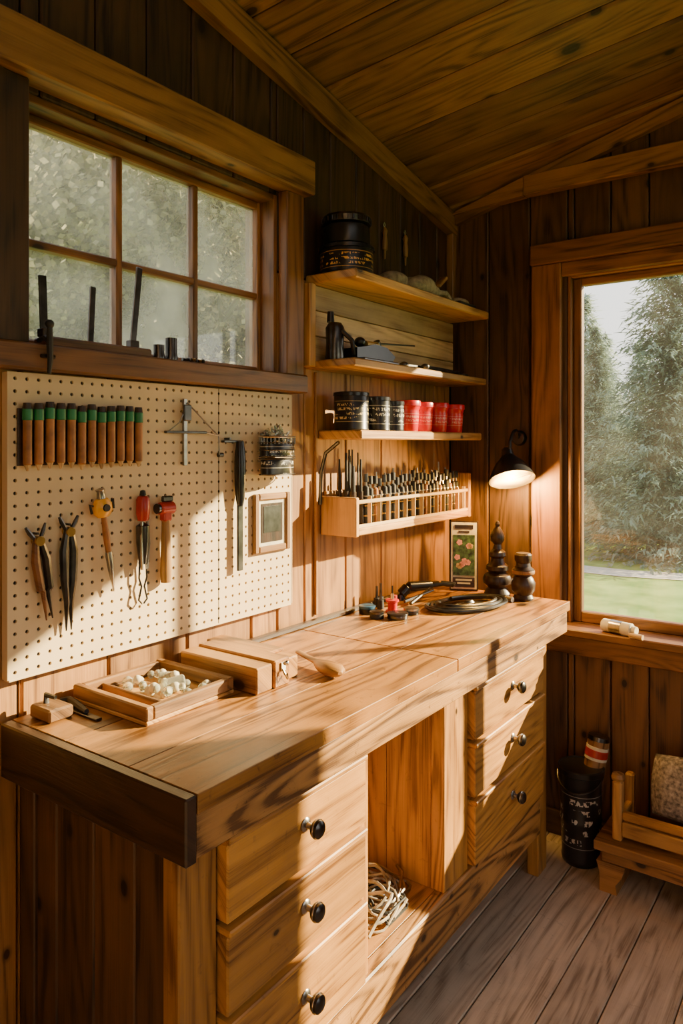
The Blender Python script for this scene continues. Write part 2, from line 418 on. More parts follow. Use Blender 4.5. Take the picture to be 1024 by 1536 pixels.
# ------------------------------------------------------------ workbench
BX=.545; BY0=.77; BY1=2.53
w=MB('workbench',[M_top,M_body,M_enddk,M_dsteel,M_blackm,M_apron,M_steel,M_back])
E=.024
for (a,b) in ((BY0+E+.001,1.679),(1.683,BY1)):
    for (p,q) in ((.012,.19),(.1904,.375),(.3754,BX)): w.box(p,q,a,b,.868,.9,0,.0012,1)
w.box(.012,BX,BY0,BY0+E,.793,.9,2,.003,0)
w.box(BX-.045,BX-.006,BY0+E,BY1-.01,.793,.868,5,.004,1)
w.box(.02,BX-.045,BY1-.04,BY1-.01,.793,.868,1,.003,0)
w.box(.012,.034,1.30,BY1,.9005,.914,2,.003,1)
FX=.495
def post(y0,y1,z0=.0,z1=.793,x0=FX-.04,x1=FX,mi=1): w.box(x0,x1,y0,y1,z0,z1,mi,.003,2)
post(.80,.885,0); post(1.313,1.348,.275); post(1.70,1.838,.275); post(2.362,2.44,0)
post(.80,.86,0,.793,.03,.08,7); post(2.38,2.44,0,.793,.03,.08)  # rear post at the near end coloured darker, imitating shade
w.box(FX-.03,FX+.008,.885,2.362,.15,.275,5,.004,1)
w.box(FX-.03,FX-.002,.885,1.313,.784,.793,1,.001,1); w.box(FX-.03,FX-.002,1.838,2.362,.784,.793,1,.001,1)
for i in range(3): w.box(.03+i*.145,.03+(i+1)*.145-.001,.83,2.42,.25,.272,1,.001,1)
for i in range(4): w.box(.03+i*.115,.03+(i+1)*.115-.002,.808,.83,.12,.793,7,.003,2)  # side boards take a darker plank colour that stands in for shade
w.box(.03,.47,2.41,2.43,.12,.793,1,.001,2)
w.box(.012,.028,.82,2.43,.15,.79,1,.001,1)
w.box(.03,FX-.04,1.32,1.338,.272,.793,1,.001,2)
for i in range(3): w.box(.03+i*.142,.03+(i+1)*.142-.002,1.705,1.722,.272,.793,1,.002,2)
w.box(.035,FX-.05,.90,1.31,.272,.78,4,0); w.box(.035,FX-.05,1.85,2.36,.272,.78,4,0)
for (a,b,ky) in ((.89,1.309,1.10),(1.842,2.358,2.10)):
    for (c,d) in ((.632,.78),(.474,.622),(.285,.464)):
        w.box(FX-.02,FX+.02,a,b,c,d-.012,1,.003,1)
        w.box(FX-.02,FX+.026,a,b,d-.0115,d,1,.003,1)
        kz=(c+d)/2+.01
        K=T(FX+.02,ky,kz)@RY(90)
        w.lathe([(0,0),(.013,0),(.014,.002),(.012,.004),(.0065,.006),(.006,.016)],6,K,20)
        w.lathe([(.006,.015),(.010,.018),(.0165,.024),(.018,.030),(.0165,.036),(.011,.040),(0,.0415)],3,K,20)
        w.lathe([(.0182,.0285),(.0188,.030),(.0182,.0315)],6,K,20)
w.done()
w=MB('cord_tangle',[M_rope,M_blackm,M_steel])
for k in range(20):
    c=Vector((.37+random.uniform(-.07,.06),1.53+random.uniform(-.11,.10),0)); r0=random.uniform(.022,.065); ph=random.random()*6; hz=random.uniform(.0,.055)*(1-abs(c.y-1.53)*6)
    hz=max(hz,0); til=random.uniform(-.5,.5); ex=random.uniform(.7,1.5); nn=26
    pts=[]
    for i in range(nn):
        a=ph+i*2*math.pi/nn*1.35
        rr=r0*(1+.25*math.sin(2.3*a+ph)+.012*i)
        pts.append((min(.445,max(.06,c.x+rr*math.cos(a))),min(1.69,max(1.36,c.y+rr*ex*math.sin(a))),max(.2765,.279+hz+til*rr*math.sin(a+ph))))
    w.tube(pts,random.choice([.003,.0035,.0045]),k%5 if k%5<3 else 0,6)
w.done()
# ------------------------------------------------------------ pegboard
w=MB('pegboard',[M_peg,M_pegh])
py0,py1,pz0,pz1=.782,1.646,.982,1.592; nx=34;nz_=24
cy=(py1-py0)/nx; cz=(pz1-pz0)/nz_; hr=.0040; xf=.022
for i in range(nx):
    for j in range(nz_):
        a0=py0+i*cy;b0=pz0+j*cz; c=(a0+cy/2,b0+cz/2)
        sq=[];hl=[]
        for k in range(8):
            an=k*math.pi/4; cs,sn=math.cos(an),math.sin(an); m=max(abs(cs),abs(sn))
            sq.append((xf,c[0]+cs/m*cy/2,c[1]+sn/m*cz/2)); hl.append((xf,c[0]+cs*hr,c[1]+sn*hr))
        inn=[(xf-.005,p[1],p[2]) for p in hl]
        fs=[[k,(k+1)%8,8+(k+1)%8,8+k] for k in range(8)]+[[8+k,8+(k+1)%8,16+(k+1)%8,16+k] for k in range(8)]
        w.raw(sq+hl+inn,fs,0)
bmesh.ops.remove_doubles(w.bm,verts=w.bm.verts[:],dist=1e-5)
w.box(.004,xf-.005,py0+.002,py1-.002,pz0+.002,pz1-.002,1,0)
w.box(.003,xf+.001,py0-.004,py0,pz0,pz1,0,.0005); w.box(.003,xf+.001,py1,py1+.004,pz0,pz1,0,.0005)
w.box(.003,xf+.0005,py0,py1,pz0-.004,pz0,0,.0005)
w.box(xf-.001,xf+.0006,1.3525,1.354,pz0,pz1,1,0)
w.done(recalc=True)
PX=xf+.001
w=MB('tube_rack',[M_tube,M_grn,M_enddk,M_pale])
for i in range(12):
    yy=.812+i*.0248; dz=random.uniform(-.003,.003)
    w.cyl((PX+.014,yy,1.408+dz),(PX+.014,yy,1.505+dz),.0088,.0088,0,14,.002)
    w.cyl((PX+.014,yy,1.396+dz),(PX+.014,yy,1.408+dz),.002,.007,3,10)
    w.cyl((PX+.014,yy,1.497+dz),(PX+.014,yy,1.520+dz),.0102,.0102,1,14,.001)
    w.cyl((PX+.014,yy,1.520+dz),(PX+.014,yy,1.532+dz),.0095,.008,2,12)
w.box(PX,PX+.005,.797,1.10,1.405,1.520,2,.001)
w.done()
w=MB('marking_gauge',[M_steel,M_enddk,M_dsteel])
w.box(PX,PX+.008,1.228,1.238,1.395,1.56,0,.001); w.box(PX+.002,PX+.012,1.17,1.30,1.474,1.480,2,.001)
w.box(PX+.008,PX+.018,1.222,1.244,1.505,1.545,2,.003)
w.tube([(PX+.01,1.236,1.55),(PX+.01,1.30,1.50),(PX+.01,1.342,1.47)],.0018,0,6)
w.tube([(PX+.01,1.175,1.478),(PX+.01,1.21,1.50),(PX+.01,1.228,1.53)],.0016,0,6)
w.tube([(PX+.01,1.30,1.477),(PX+.01,1.342,1.47),(PX+.01,1.345,1.42)],.002,0,6)
w.cyl((PX+.006,1.345,1.42),(PX+.006,1.36,1.42),.006,.006,2)
w.done()
w=MB('file_tool',[M_black,M_dsteel])
w.lathe([(0,0),(.008,.001),(.012,.02),(.0150,.06),(.0150,.12),(.013,.15),(.010,.172),(0,.176)],0,T(PX+.016,1.415,1.283),16)
w.box(PX+.012,PX+.019,1.406,1.424,1.112,1.285,1,.001); w.box(PX,PX+.014,1.36,1.43,1.452,1.458,1,.001)
w.cyl((PX,1.375,1.462),(PX+.02,1.375,1.462),.003,.003,1)
w.done()
w=MB('storage_canister',[M_dsteel,M_lab2,M_cloth,M_drop,M_brass,M_steel])
Mb=T(PX+.034,1.545,0)
w.lathe([(0,0),(.050,0),(.055,.004),(.055,.042),(.052,.046),(0,.046)],1,Mb@T(0,0,1.362),28,.56,1.1)
w.lathe([(0,0),(.053,0),(.058,.004),(.058,.036),(.054,.040),(0,.040)],1,Mb@T(0,0,1.412),28,.56,1.1)
for z in (1.364,1.408,1.414,1.432,1.452): w.tube([Mb@Vector((.0595*.56*math.cos(a),.0595*1.1*math.sin(a),z)) for a in [i*math.pi/14 for i in range(28)]],.0018,0,6,closed=True)
for i in range(28):
    a=i*math.pi/14; p=Mb@Vector((.0595*.56*math.cos(a),.0595*1.1*math.sin(a),0))
    w.tube([(p.x,p.y,1.448),(p.x,p.y,1.468)],.0016,5,5)
w.tube([Mb@Vector((.0595*.56*math.cos(a),.0595*1.1*math.sin(a),1.468)) for a in [i*math.pi/14 for i in range(28)]],.003,5,6,closed=True)
for k in range(22):
    p=Vector((PX+random.uniform(.015,.05),random.uniform(1.50,1.59),random.uniform(1.455,1.475)))
    q=p+Vector((random.uniform(-.008,.01),random.uniform(-.03,.03),random.uniform(.0,.035)))
    w.cyl(p,q,random.uniform(.004,.011),.003,random.choice([3,3,3,5,4]),7)
w.done()
w=MB('framed_picture',[M_trim,M_paper,M_dsteel,M_enddk])
y0,y1,z0,z1=1.478,1.628,1.146,1.31
for a in ((y0,y0+.018,z0,z1),(y1-.018,y1,z0,z1)): w.box(PX,PX+.013,*a,0,.003,2)
for a in ((y0+.018,y1-.018,z0,z0+.018),(y0+.018,y1-.018,z1-.018,z1)): w.box(PX,PX+.013,*a,0,.003,1)
w.box(PX,PX+.006,y0+.016,y1-.016,z0+.016,z1-.016,1,0); w.box(PX+.006,PX+.0075,y0+.030,y1-.030,z0+.028,z1-.028,3,0)
w.box(PX+.0075,PX+.0085,y0+.040,y1-.040,z0+.055,z1-.036,2,0)
w.done()
def divider(name,y,zt,zb,spread,hm):
    w=MB(name,[hm,M_dsteel,M_brass]); x=PX+.012
    w.cyl((x-.010,y,zt-.02),(x+.010,y,zt-.02),.010,.010,2,14)
    for sgn in (-1,1):
        w.tube([(x,y+sgn*.004,zt-.012),(x,y+sgn*.012,zt-.06),(x,y+sgn*(.010),zt-.12),(x,y+sgn*(.004+spread*.3),zb+.06),(x,y+sgn*(.003+spread),zb)],[.006,.009,.0085,.006,.0015],0 if sgn<0 else 1,8)
        w.tube([(x,y+sgn*.004,zt-.02),(x,y+sgn*.016,zt+.0),(x,y+sgn*.022,zt+.012)],[.004,.005,.003],1,8)
    w.cyl((PX-.001,y,zt-.005),(x+.004,y,zt-.005),.0025,.0025,1)
    return w.done()
o=divider('divider_calipers',.862,1.275,1.09,.004,M_red_w); o.rotation_euler=(R(9),0,0)
divider('long_pliers',.906,1.285,1.058,.003,M_dsteel)
w=MB('yellow_awl',[M_yel,M_steel,M_blackm,M_tube])
Mx=T(PX+.016,.986,1.31)@RX(9)
w.lathe([(0,-.022),(.014,-.021),(.023,-.010),(.024,.006),(.016,.019),(0,.022)],0,Mx@Matrix.Diagonal((.6,1,1,1)),18)
w.cyl(Mx@Vector((.010,0,0)),Mx@Vector((.018,0,0)),.009,.008,2,12)
w.lathe([(0,.018),(.010,.02),(.008,.034),(.011,.04),(0,.044)],1,Mx,12)
w.lathe([(0,-.02),(.006,-.022),(.0075,-.06),(.0065,-.10),(.007,-.12),(.002,-.185),(0,-.19)],3,Mx,12)
w.lathe([(.0072,-.10),(.0078,-.11),(.0075,-.13),(.002,-.188),(0,-.192)],1,Mx,12)
for s in (-1,1): w.tube([Mx@Vector((0,s*.018,.005)),Mx@Vector((0,s*.03,.012)),Mx@Vector((0,s*.028,-.008))],.003,2,6)
w.done()
w=MB('red_grip_tool',[M_redp,M_dsteel,M_steel,M_blackm]); x=PX+.014; y=1.097
w.lathe([(0,0),(.012,.002),(.0155,.02),(.0155,.05),(.011,.058),(0,.06)],0,T(x,y,1.27),14)
w.lathe([(0,0),(.008,.001),(.006,.012),(0,.014)],3,T(x,y,1.329),12)
w.lathe([(0,0),(.009,.002),(.015,.05),(.0155,.09),(0,.1)],1,T(x,y,1.17),12)
for s in (-1,1): w.tube([(x,y+s*.008,1.19),(x,y+s*.011,1.14),(x,y+s*.004,1.12),(x,y+s*.012,1.09),(x,y+s*.002,1.08)],.0022,1,6)
for s in (-1,1): w.tube([(x+.006,y+s*.008,1.27),(x+.008,y+s*.011,1.22),(x+.006,y+s*.007,1.16)],.0035,2,6)
w.done()
w=MB('hammer',[M_shelf,M_redp,M_dsteel]); x=PX+.016; y=1.163
w.lathe([(0,0),(.012,.002),(.0135,.03),(.0115,.09),(.0100,.15),(0,.152)],0,T(x,y,1.118),14)
w.cyl((x,y-.020,1.296),(x,y+.022,1.296),.015,.015,1,16,.003); w.cyl((x,y-.028,1.296),(x,y-.020,1.296),.012,.011,2,16)
w.boxc(x,y,1.285,.022,.024,.04,1,.004); w.boxc(x,y+.004,1.318,.016,.028,.014,2,.003)
w.cyl((x,y+.02,1.296),(x,y+.03,1.288),.008,.003,2,10)
w.done()
# ------------------------------------------------------------ items on left window sill
w=MB('chisel_block',[M_enddk,M_dsteel,M_steel,M_frame])
w.box(-.03,.025,.865,1.135,1.6505,1.672,3,.004,1)
def bar(y,zt,wd,til,mi=1):
    w.boxc(0,0,(zt-1.66)/2,.006,wd,zt-1.66,mi,.001,2,T(0,y,1.66)@RX(til))
bar(.872,1.80,.017,2); bar(.982,1.797,.014,-3); bar(1.095,1.865,.016,-6)
w.box(-.012,.012,.862,.885,1.672,1.69,0,.002); w.box(-.010,.010,1.085,1.11,1.672,1.69,0,.002)
w.done()
w=MB('steel_socket',[M_dsteel])
w.lathe([(0,0),(.014,0),(.0145,.006),(.013,.012),(.013,.034),(.009,.034),(.009,.02),(0,.02)],0,T(.02,1.158,1.651),16); w.done()
w=MB('steel_socket.001',[M_dsteel])
w.lathe([(0,0),(.015,0),(.016,.008),(.0145,.015),(.0145,.055),(.010,.055),(.010,.03),(0,.03)],0,T(.015,1.2,1.651),16); w.done()
w=MB('bolt_pile',[M_dsteel,M_brass])
for k in range(9):
    p=(random.uniform(0,.03),1.27+random.uniform(-.03,.04),1.656+random.uniform(0,.004)); q=(p[0]+random.uniform(-.012,.012),p[1]+random.uniform(-.02,.02),p[2]+.002)
    w.cyl(p,q,.004,.004,k%3==0,8); w.cyl(p,(p[0]+.001,p[1]+.005,p[2]),.0058,.0058,0,6)
w.done()
w=MB('sill_clamp',[M_blackm,M_dsteel])
w.tube([(.02,.845,1.66),(.045,.845,1.664),(.062,.845,1.655),(.064,.845,1.62),(.060,.845,1.59)],[.004,.006,.007,.006,.004],0,8)
w.cyl((.062,.845,1.655),(.062,.845,1.69),.007,.005,0,10); w.sph((.062,.845,1.69),.009,0); w.cyl((.056,.83,1.625),(.056,.86,1.625),.004,.004,1,8)
w.done()
# ------------------------------------------------------------ shelves
w=MB('wall_shelf',[M_shelf]); w.box(.001,.19,1.737,2.64,1.932,1.96,0,.004,1); w.done()
w=MB('wall_shelf.001',[M_shelf,M_pale]); w.box(.001,.185,1.737,2.63,1.676,1.70,0,.004,1)
for (a,b) in ((1.70,1.776),(1.777,1.854),(1.855,1.931)): w.box(.001,.028,1.74,2.655,a+.001,b-.0005,1,.002,1)
w.box(.001,.045,1.705,1.736,1.68,1.93,0,.003,2)
w.done()
w=MB('wall_shelf.002',[M_shelf]); w.box(.001,.165,1.80,2.63,1.462,1.49,0,.004,1); w.done()
w=MB('shelf_bracket',[M_dsteel]); w.tube([(.008,1.803,1.26),(.012,1.803,1.36),(.03,1.803,1.42),(.08,1.803,1.454)],.006,0,8); w.done()
w=MB('trim_5',[M_pine]); w.box(.001,.010,1.780,1.792,.92,1.67,0,.002,2); w.done()
w=MB('drill_bit_rack',[M_shelf,M_pale,M_enddk,M_dsteel,M_steel,M_brass,M_blackm,M_tube])
ry0,ry1=1.83,2.575
w.box(.001,.135,ry0,ry1,1.168,1.190,0,.003,1)
w.box(.001,.138,ry0-.018,ry0,1.165,1.285,0,.003,2); w.box(.001,.138,ry1,ry1+.018,1.165,1.335,0,.003,2)
w.box(.001,.012,ry0,ry1,1.19,1.30,0,.002,1)
w.box(.124,.134,ry0,ry1,1.264,1.276,1,.002,1); w.box(.124,.134,ry0,ry1,1.19,1.201,1,.002,1)
w.box(.05,.062,ry0,ry1,1.25,1.262,2,.001,1)
for i in range(13):
    yy=1.905+i*.054; w.box(.118,.132,yy-.0025,yy+.0025,1.19,1.285,1,.001,2)
rq=random.Random(11)
for i in range(12):
    yy=1.932+i*.054
    for s in (-.0125,.0125):
        m_=rq.choice([6,2,7,6,7]); h=1.305+rq.uniform(-.008,.014); xx=.100
        w.lathe([(0,0),(.009,0),(.0110,.01),(.0100,.05),(.0115,.085),(.0100,h-1.191-.004),(.006,h-1.191),(0,h-1.191)],m_,T(xx,yy+s,1.191),12)
        for zz in (.028,.06,.09): w.lathe([(.0105,zz),(.0120,zz+.001),(.0120,zz+.004),(.0105,zz+.005)],5 if zz<.08 else 4,T(xx,yy+s,1.191),12)
        w.cyl((xx,yy+s,h),(xx,yy+s,h+.012),.004,.004,4,8); w.cyl((xx,yy+s,h+.012),(xx,yy+s,h+.038),.0088,.0078,rq.choice([6,3,6]),10,.001)
    m_=rq.choice([2,7,6]); h=1.32+rq.uniform(-.01,.02)
    w.cyl((.06,yy,1.191),(.06,yy,h),.008,.008,m_,10); w.cyl((.06,yy,h),(.06,yy,h+.04),.004,.003,4,8)
for (yy,xx,h,r) in ((1.85,.10,1.38,.008),(1.87,.06,1.42,.006),(1.892,.10,1.40,.005),(1.90,.05,1.43,.005),(1.875,.03,1.40,.005),(1.92,.04,1.41,.004),(1.945,.03,1.43,.004),(1.97,.035,1.42,.004)):
    w.cyl((xx,yy,1.192),(xx,yy,1.30),r+.003,r+.002,2,10); w.cyl((xx,yy,1.30),(xx,yy,h),r,r*.6,6,10)
w.done()
def tin(name,x,y,z,r,h,body,lid=M_black,lidh=.012):
    w=MB(name,[body,lid,M_gold])
    w.lathe([(0,0),(r,0),(r*1.02,.003),(r*.99,.006),(r*.99,h-lidh-.002),(r*.98,h-lidh)],0,T(x,y,z),28)
    w.lathe([(r*.97,h-lidh),(r*1.04,h-lidh),(r*1.04,h-.002),(r*.98,h),(r*.90,h-.002),(r*.88,h-.005),(0,h-.005)],1,T(x,y,z),28)
    return w.done()
tin('paint_tin',.09,1.83,1.961,.083,.088,M_labT)
w=MB('storage_jar',[M_black,M_black,M_dsteel,M_gold]); 
w.lathe([(0,0),(.066,0),(.072,.006),(.073,.045),(.070,.06),(.06,.066),(.062,.070)],0,T(.09,1.83,2.0495),28)
w.lathe([(.06,.066),(.074,.068),(.076,.085),(.072,.092),(.05,.098),(0,.10)],2,T(.09,1.83,2.0495),28)
for i in range(28):
    a=i*math.pi/14; w.boxc(0,0,0,.004,.006,.014,0,.001,None,T(.09+.076*math.cos(a),1.83+.076*math.sin(a),2.1265)@RZ(math.degrees(a)))
w.done()
tin('storage_tin',.085,1.862,1.4905,.054,.118,M_lab1)
tin('storage_tin.001',.115,1.965,1.4905,.040,.108,M_lab2)
tin('storage_tin.002',.12,2.055,1.4905,.034,.098,M_lab2)
tin('storage_tin.003',.05,2.09,1.4905,.03,.09,M_lab2)
def cup(name,x,y,z,r,h):
    w=MB(name,[M_labr,M_red])
    w.lathe([(0,0),(r*.80,0),(r*.84,.004),(r*.93,h*.62),(r*.90,h*.68),(r*.96,h*.75),(r*1.0,h*.82)],0,T(x,y,z),28)
    w.lathe([(r*1.0,h*.82),(r*1.07,h*.83),(r*1.07,h*.97),(r*1.02,h),(r*.95,h*.98),(r*.93,h*.93),(0,h*.93)],1,T(x,y,z),28)
    w.done()
for i,(yy,hh) in enumerate(((2.145,.104),(2.240,.102),(2.350,.105),(2.475,.104))):
    cup('red_canister' if i==0 else 'red_canister.%03d'%i,.118,yy,1.4905,.043,hh)
w=MB('canvas_gloves',[M_cloth,M_trim])
for (yy,xx,sx,sy,sz) in ((2.10,.09,.05,.07,.034),(2.17,.12,.05,.06,.028),(2.24,.12,.045,.07,.038),(2.29,.13,.03,.04,.026)):
    w.sph((xx,yy,1.961+sz),1,0,sx,sy,sz,14)
for k in range(4): w.tube([(.11+k*.012,2.30,1.985),(.12+k*.012,2.35,1.99),(.125+k*.012,2.38,1.971)],[.010,.009,.006],0,8)
w.boxc(.15,2.32,2.025,.03,.07,.012,1,.002,None,I,RX(35)) 
w.done()
w=MB('sanding_block',[M_blackm,M_cloth]); w.box(.10,.17,2.44,2.57,1.9605,1.977,0,.004); w.sph((.135,2.5,1.982),1,1,.03,.055,.016); w.done()
for nm,yy,zz in (('hanging_awl',2.166,2.095),('hanging_awl.001',2.306,2.10)):
    w=MB(nm,[M_steel,M_trim]); 
    w.lathe([(0,0),(.003,.002),(.004,.03),(.009,.034),(.010,.06),(.007,.085),(.010,.10),(.004,.112),(0,.114)],1,T(.014,yy,zz),12)
    w.cyl((.0,yy,zz+.1),(.02,yy,zz+.1),.003,.003,0,8); w.tube([(.012,yy,zz+.112),(.012,yy+.006,zz+.122),(.012,yy,zz+.13),(.012,yy-.006,zz+.122),(.012,yy,zz+.112)],.0018,0,6); w.done()
w=MB('hand_drill',[M_black,M_dsteel,M_steel,M_gold])
z=1.7008
w.lathe([(0,0),(.028,0),(.03,.01),(.027,.05),(.029,.10),(.02,.115),(0,.118)],1,T(.075,1.79,z),18)
w.cyl((.062,1.785,z+.118),(.062,1.785,z+.15),.012,.010,0,12)
w.tube([(.10,1.79,z+.09),(.125,1.81,z+.06),(.12,1.825,z+.02)],.007,0,8)
w.done()
w=MB('block_plane',[M_black,M_dsteel,M_steel,M_gold])
w.box(.06,.15,1.84,2.04,z,z+.012,1,.003)
w.extr([(0,0),(.20,0),(.22,.02),(.17,.045),(.10,.05),(.05,.038),(.0,.03)],.05,0,T(.08,1.83,z+.012)@Matrix(((0,0,1,0),(1,0,0,0),(0,1,0,0),(0,0,0,1))))
w.sph((.105,1.88,z+.065),.018,0,1,1,.9); w.cyl((.105,1.99,z+.05),(.105,1.97,z+.075),.011,.014,0,12)
w.cyl((.11,1.93,z+.066),(.12,2.19,z+.085),.004,.0025,0,10); w.cyl((.11,1.90,z+.060),(.11,1.97,z+.064),.012,.010,3,12)
w.done()
w=MB('spanner',[M_dsteel]); 
for k,(a,b,xx) in enumerate(((2.12,2.30,.12),(2.22,2.42,.145),(2.36,2.54,.12))):
    w.tube([(xx,a,z+.010),(xx+.004,(a+b)/2,z+.014),(xx,b,z+.010)],[.009,.006,.009],0,8)
    w.sph((xx,a,z+.014),.016,0,1,1,.7); w.tube([(xx-.012,b+.03,z+.01),(xx-.012,b+.008,z+.01),(xx,b,z+.01),(xx+.012,b+.008,z+.01),(xx+.012,b+.03,z+.01)],.006,0,8)
w.done()
# ------------------------------------------------------------ wall lamp
w=MB('wall_lamp',[M_black,M_inner,M_bulb,M_brass])
lx,ly,lz=.315,2.55,1.36
w.cyl((.30,YB-.001,1.47),(.30,YB-.018,1.47),.03,.026,0,20,.003)
w.tube([(.30,YB-.015,1.47),(.305,YB-.05,1.50),(.31,YB-.09,1.492),(.313,ly+.004,1.455),(.314,ly+.002,1.43)],.006,0,10)
Ml=T(lx,ly,lz)@RX(-20)@RY(-18)@Matrix.Scale(1.06,4)
w.lathe([(.012,.075),(.020,.068),(.022,.045),(.030,.036),(.052,.010),(.074,-.030),(.078,-.042),(.080,-.046)],0,Ml,32)
w.lathe([(.079,-.046),(.072,-.030),(.050,.008),(.028,.033),(.018,.040)],1,Ml,32)
w.lathe([(0,-.040),(.014,-.036),(.023,-.020),(.023,-.004),(.010,.020),(.009,.036)],2,Ml,16)
w.lathe([(0,.080),(.010,.078),(.012,.070),(.009,.066)],3,Ml,12)
lamp=w.done(recalc=False)
ld=bpy.data.lights.new('lamp_light','POINT'); ld.energy=22; ld.color=(1,.55,.12); ld.shadow_soft_size=.025
lo=bpy.data.objects.new('lamp_light',ld); S.collection.objects.link(lo)
lo.parent=lamp; wp=Ml@Vector((0,0,-.075)); lo.location=wp-lamp.location
# ------------------------------------------------------------ things on the bench
Z=.9005
w=MB('wooden_tray',[M_trim,M_red_w,M_shelf])
tx0,tx1,ty0,ty1=.02,.262,.925,1.165
w.box(tx0,tx1,ty0,ty1,Z,Z+.008,2,.002,0)
w.box(tx0,tx1,ty0,ty0+.018,Z+.008,Z+.036,0,.003,0); w.box(tx0,tx1,ty1-.018,ty1,Z+.008,Z+.036,0,.003,0)
w.box(tx0,tx0+.018,ty0+.018,ty1-.018,Z+.008,Z+.034,0,.003,1); w.box(tx1-.018,tx1,ty0+.018,ty1-.018,Z+.008,Z+.034,0,.003,1)
w.box(tx0+.018,tx1-.018,ty0+.06,ty0+.068,Z+.008,Z+.026,0,.002,0)
w.done()
w=MB('glass_beads',[M_drop,M_paper])
for k in range(30):
    xx=random.uniform(tx0+.035,tx1-.035); yy=random.uniform(ty0+.085,ty1-.035); r=random.uniform(.008,.012)
    w.sph((xx,yy,Z+.0085+r+(.010 if k%3==0 else 0)),r,0 if k%2 else 1,seg=12)
w.cyl((.10,1.09,Z+.022),(.135,1.12,Z+.024),.013,.012,0,14,.003); w.cyl((.15,1.06,Z+.022),(.175,1.10,Z+.03),.013,.013,0,14,.003)
w.done()
w=MB('wooden_box',[M_body,M_top,M_chrome,M_enddk])
w.box(.07,.315,1.18,1.232,Z,Z+.058,0,.003,0); w.box(.07,.318,1.236,1.288,Z,Z+.062,1,.003,0)
w.box(.075,.31,1.231,1.237,Z,Z+.05,3,0,0)
w.box(.05,.30,1.292,1.34,Z,Z+.05,0,.003,0); w.box(.045,.25,1.288,1.345,Z+.05,Z+.058,1,.002,0)
w.boxc(.320,1.262,Z+.045,.004,.016,.02,2,.001); w.tube([(.323,1.257,Z+.04),(.33,1.257,Z+.03),(.332,1.263,Z+.02),(.325,1.269,Z+.028)],.003,2,6)
w.sph((.324,1.269,Z+.052),.006,2)
w.done()
w=MB('wooden_mallet',[M_body,M_dsteel])
w.tube([(x_,y_+.02,Z+.03) for (x_,y_) in ((.205,1.43),(.212,1.428),(.26,1.405),(.30,1.392),(.325,1.38),(.345,1.372),(.37,1.362),(.39,1.353),(.402,1.348))],[.004,.009,.0085,.012,.021,.0275,.0295,.022,.006],0,18)
w.done().scale=(1,1,.55)
w=MB('marking_block',[M_enddk,M_trim,M_dsteel])
w.box(.03,.10,.82,.875,Z,Z+.026,1,.004,0); w.tube([(.05,.845,Z+.026),(.05,.845,Z+.042),(.075,.85,Z+.04)],[.006,.006,.004],2,8); w.done()
w=MB('pocket_knife',[M_blackm,M_dsteel]); w.tube([(.02,.895,Z+.010),(.03,.91,Z+.010),(.06,.905,Z+.010),(.12,.89,Z+.010)],[.006,.008,.008,.005],0,8); w.box(.035,.16,.884,.898,Z,Z+.005,1,.001,0); w.done()
w=MB('coiled_hose',[M_black,M_dsteel,M_steel])
Mp=T(.30,2.245,Z)@RZ(68)
pts=[];TT=4.3
for i in range(190):
    a=i/189*TT*2*math.pi; t_=i/189
    r0=.150-.055*t_+.006*math.sin(a*.7); pts.append(Mp@Vector((r0*1.12*math.cos(a),r0*.62*math.sin(a),.0075+.010*t_+.004*math.sin(a*1.3+1)**2)))
w.tube(pts,.0068,0,9)
e=pts[0]; w.cyl(e,e+(pts[0]-pts[1]).normalized()*.03,.009,.009,2,12); 
w.lathe([(0,0),(.045,0),(.052,.004),(.048,.010),(.020,.014),(.012,.022),(0,.023)],1,Mp@Matrix.Diagonal((1.2,.62,1,1)),28)
w.done()
w=MB('hand_shears',[M_black,M_dsteel])
w.cyl((.075,2.22,Z+.045),(.12,2.31,Z+.042),.018,.016,0,14,.004)
w.cyl((.06,2.20,Z+.02),(.075,2.22,Z+.045),.019,.018,0,14,.003)
w.tube([(.12,2.31,Z+.04),(.15,2.34,Z+.045),(.165,2.38,Z+.035),(.15,2.43,Z+.03),(.11,2.40,Z+.036)],.008,0,8)
w.cyl((.11,2.14,Z+.012),(.15,2.27,Z+.034),.006,.004,1,8); w.cyl((.14,2.13,Z+.010),(.13,2.28,Z+.036),.006,.004,1,8)
w.cyl((.06,2.20,Z),(.06,2.20,Z+.02),.016,.012,0,12)
w.done()
def pot(name,x,y,r,h,mats):
    w=MB(name,mats); w.lathe([(0,0),(r,0),(r*1.04,.003),(r,h*.6),(r*.9,h*.65)],0,T(x,y,Z),20)
    w.lathe([(r*.9,h*.65),(r*1.06,h*.66),(r*1.06,h*.95),(r*.98,h),(0,h)],1,T(x,y,Z),20); return w
M_blue=plain('blue_enamel',(.03,.09,.16),.35)
pot('small_tin',.075,1.965,.026,.026,[M_black,M_blue]).done()
pot('small_tin.001',.19,1.965,.032,.018,[M_dsteel,M_black]).done()
pot('small_tin.002',.135,1.93,.022,.022,[M_blackm,M_dsteel]).done()
pot('small_tin.003',.195,2.04,.024,.02,[M_black,M_steel]).done()
w=MB('thread_spool',[M_red,M_chrome,M_black])
w.lathe([(0,0),(.022,0),(.022,.005),(.015,.008),(.015,.03),(.022,.034),(.022,.04),(0,.04)],0,T(.13,2.03,Z),18); w.cyl((.13,2.03,Z+.04),(.13,2.03,Z+.06),.007,.006,1,10); w.cyl((.13,2.03,Z+.06),(.13,2.03,Z+.085),.003,.003,2,8); w.done()
w=MB('punch_set',[M_blackm,M_dsteel,M_redp]); 
for (a,b,h) in ((.05,2.06,.07),(.075,2.045,.085),(.045,2.09,.06)): w.cyl((a,b,Z),(a,b,Z+.03),.012,.010,0,12); w.cyl((a,b,Z+.03),(a,b,Z+h),.005,.004,1,8)
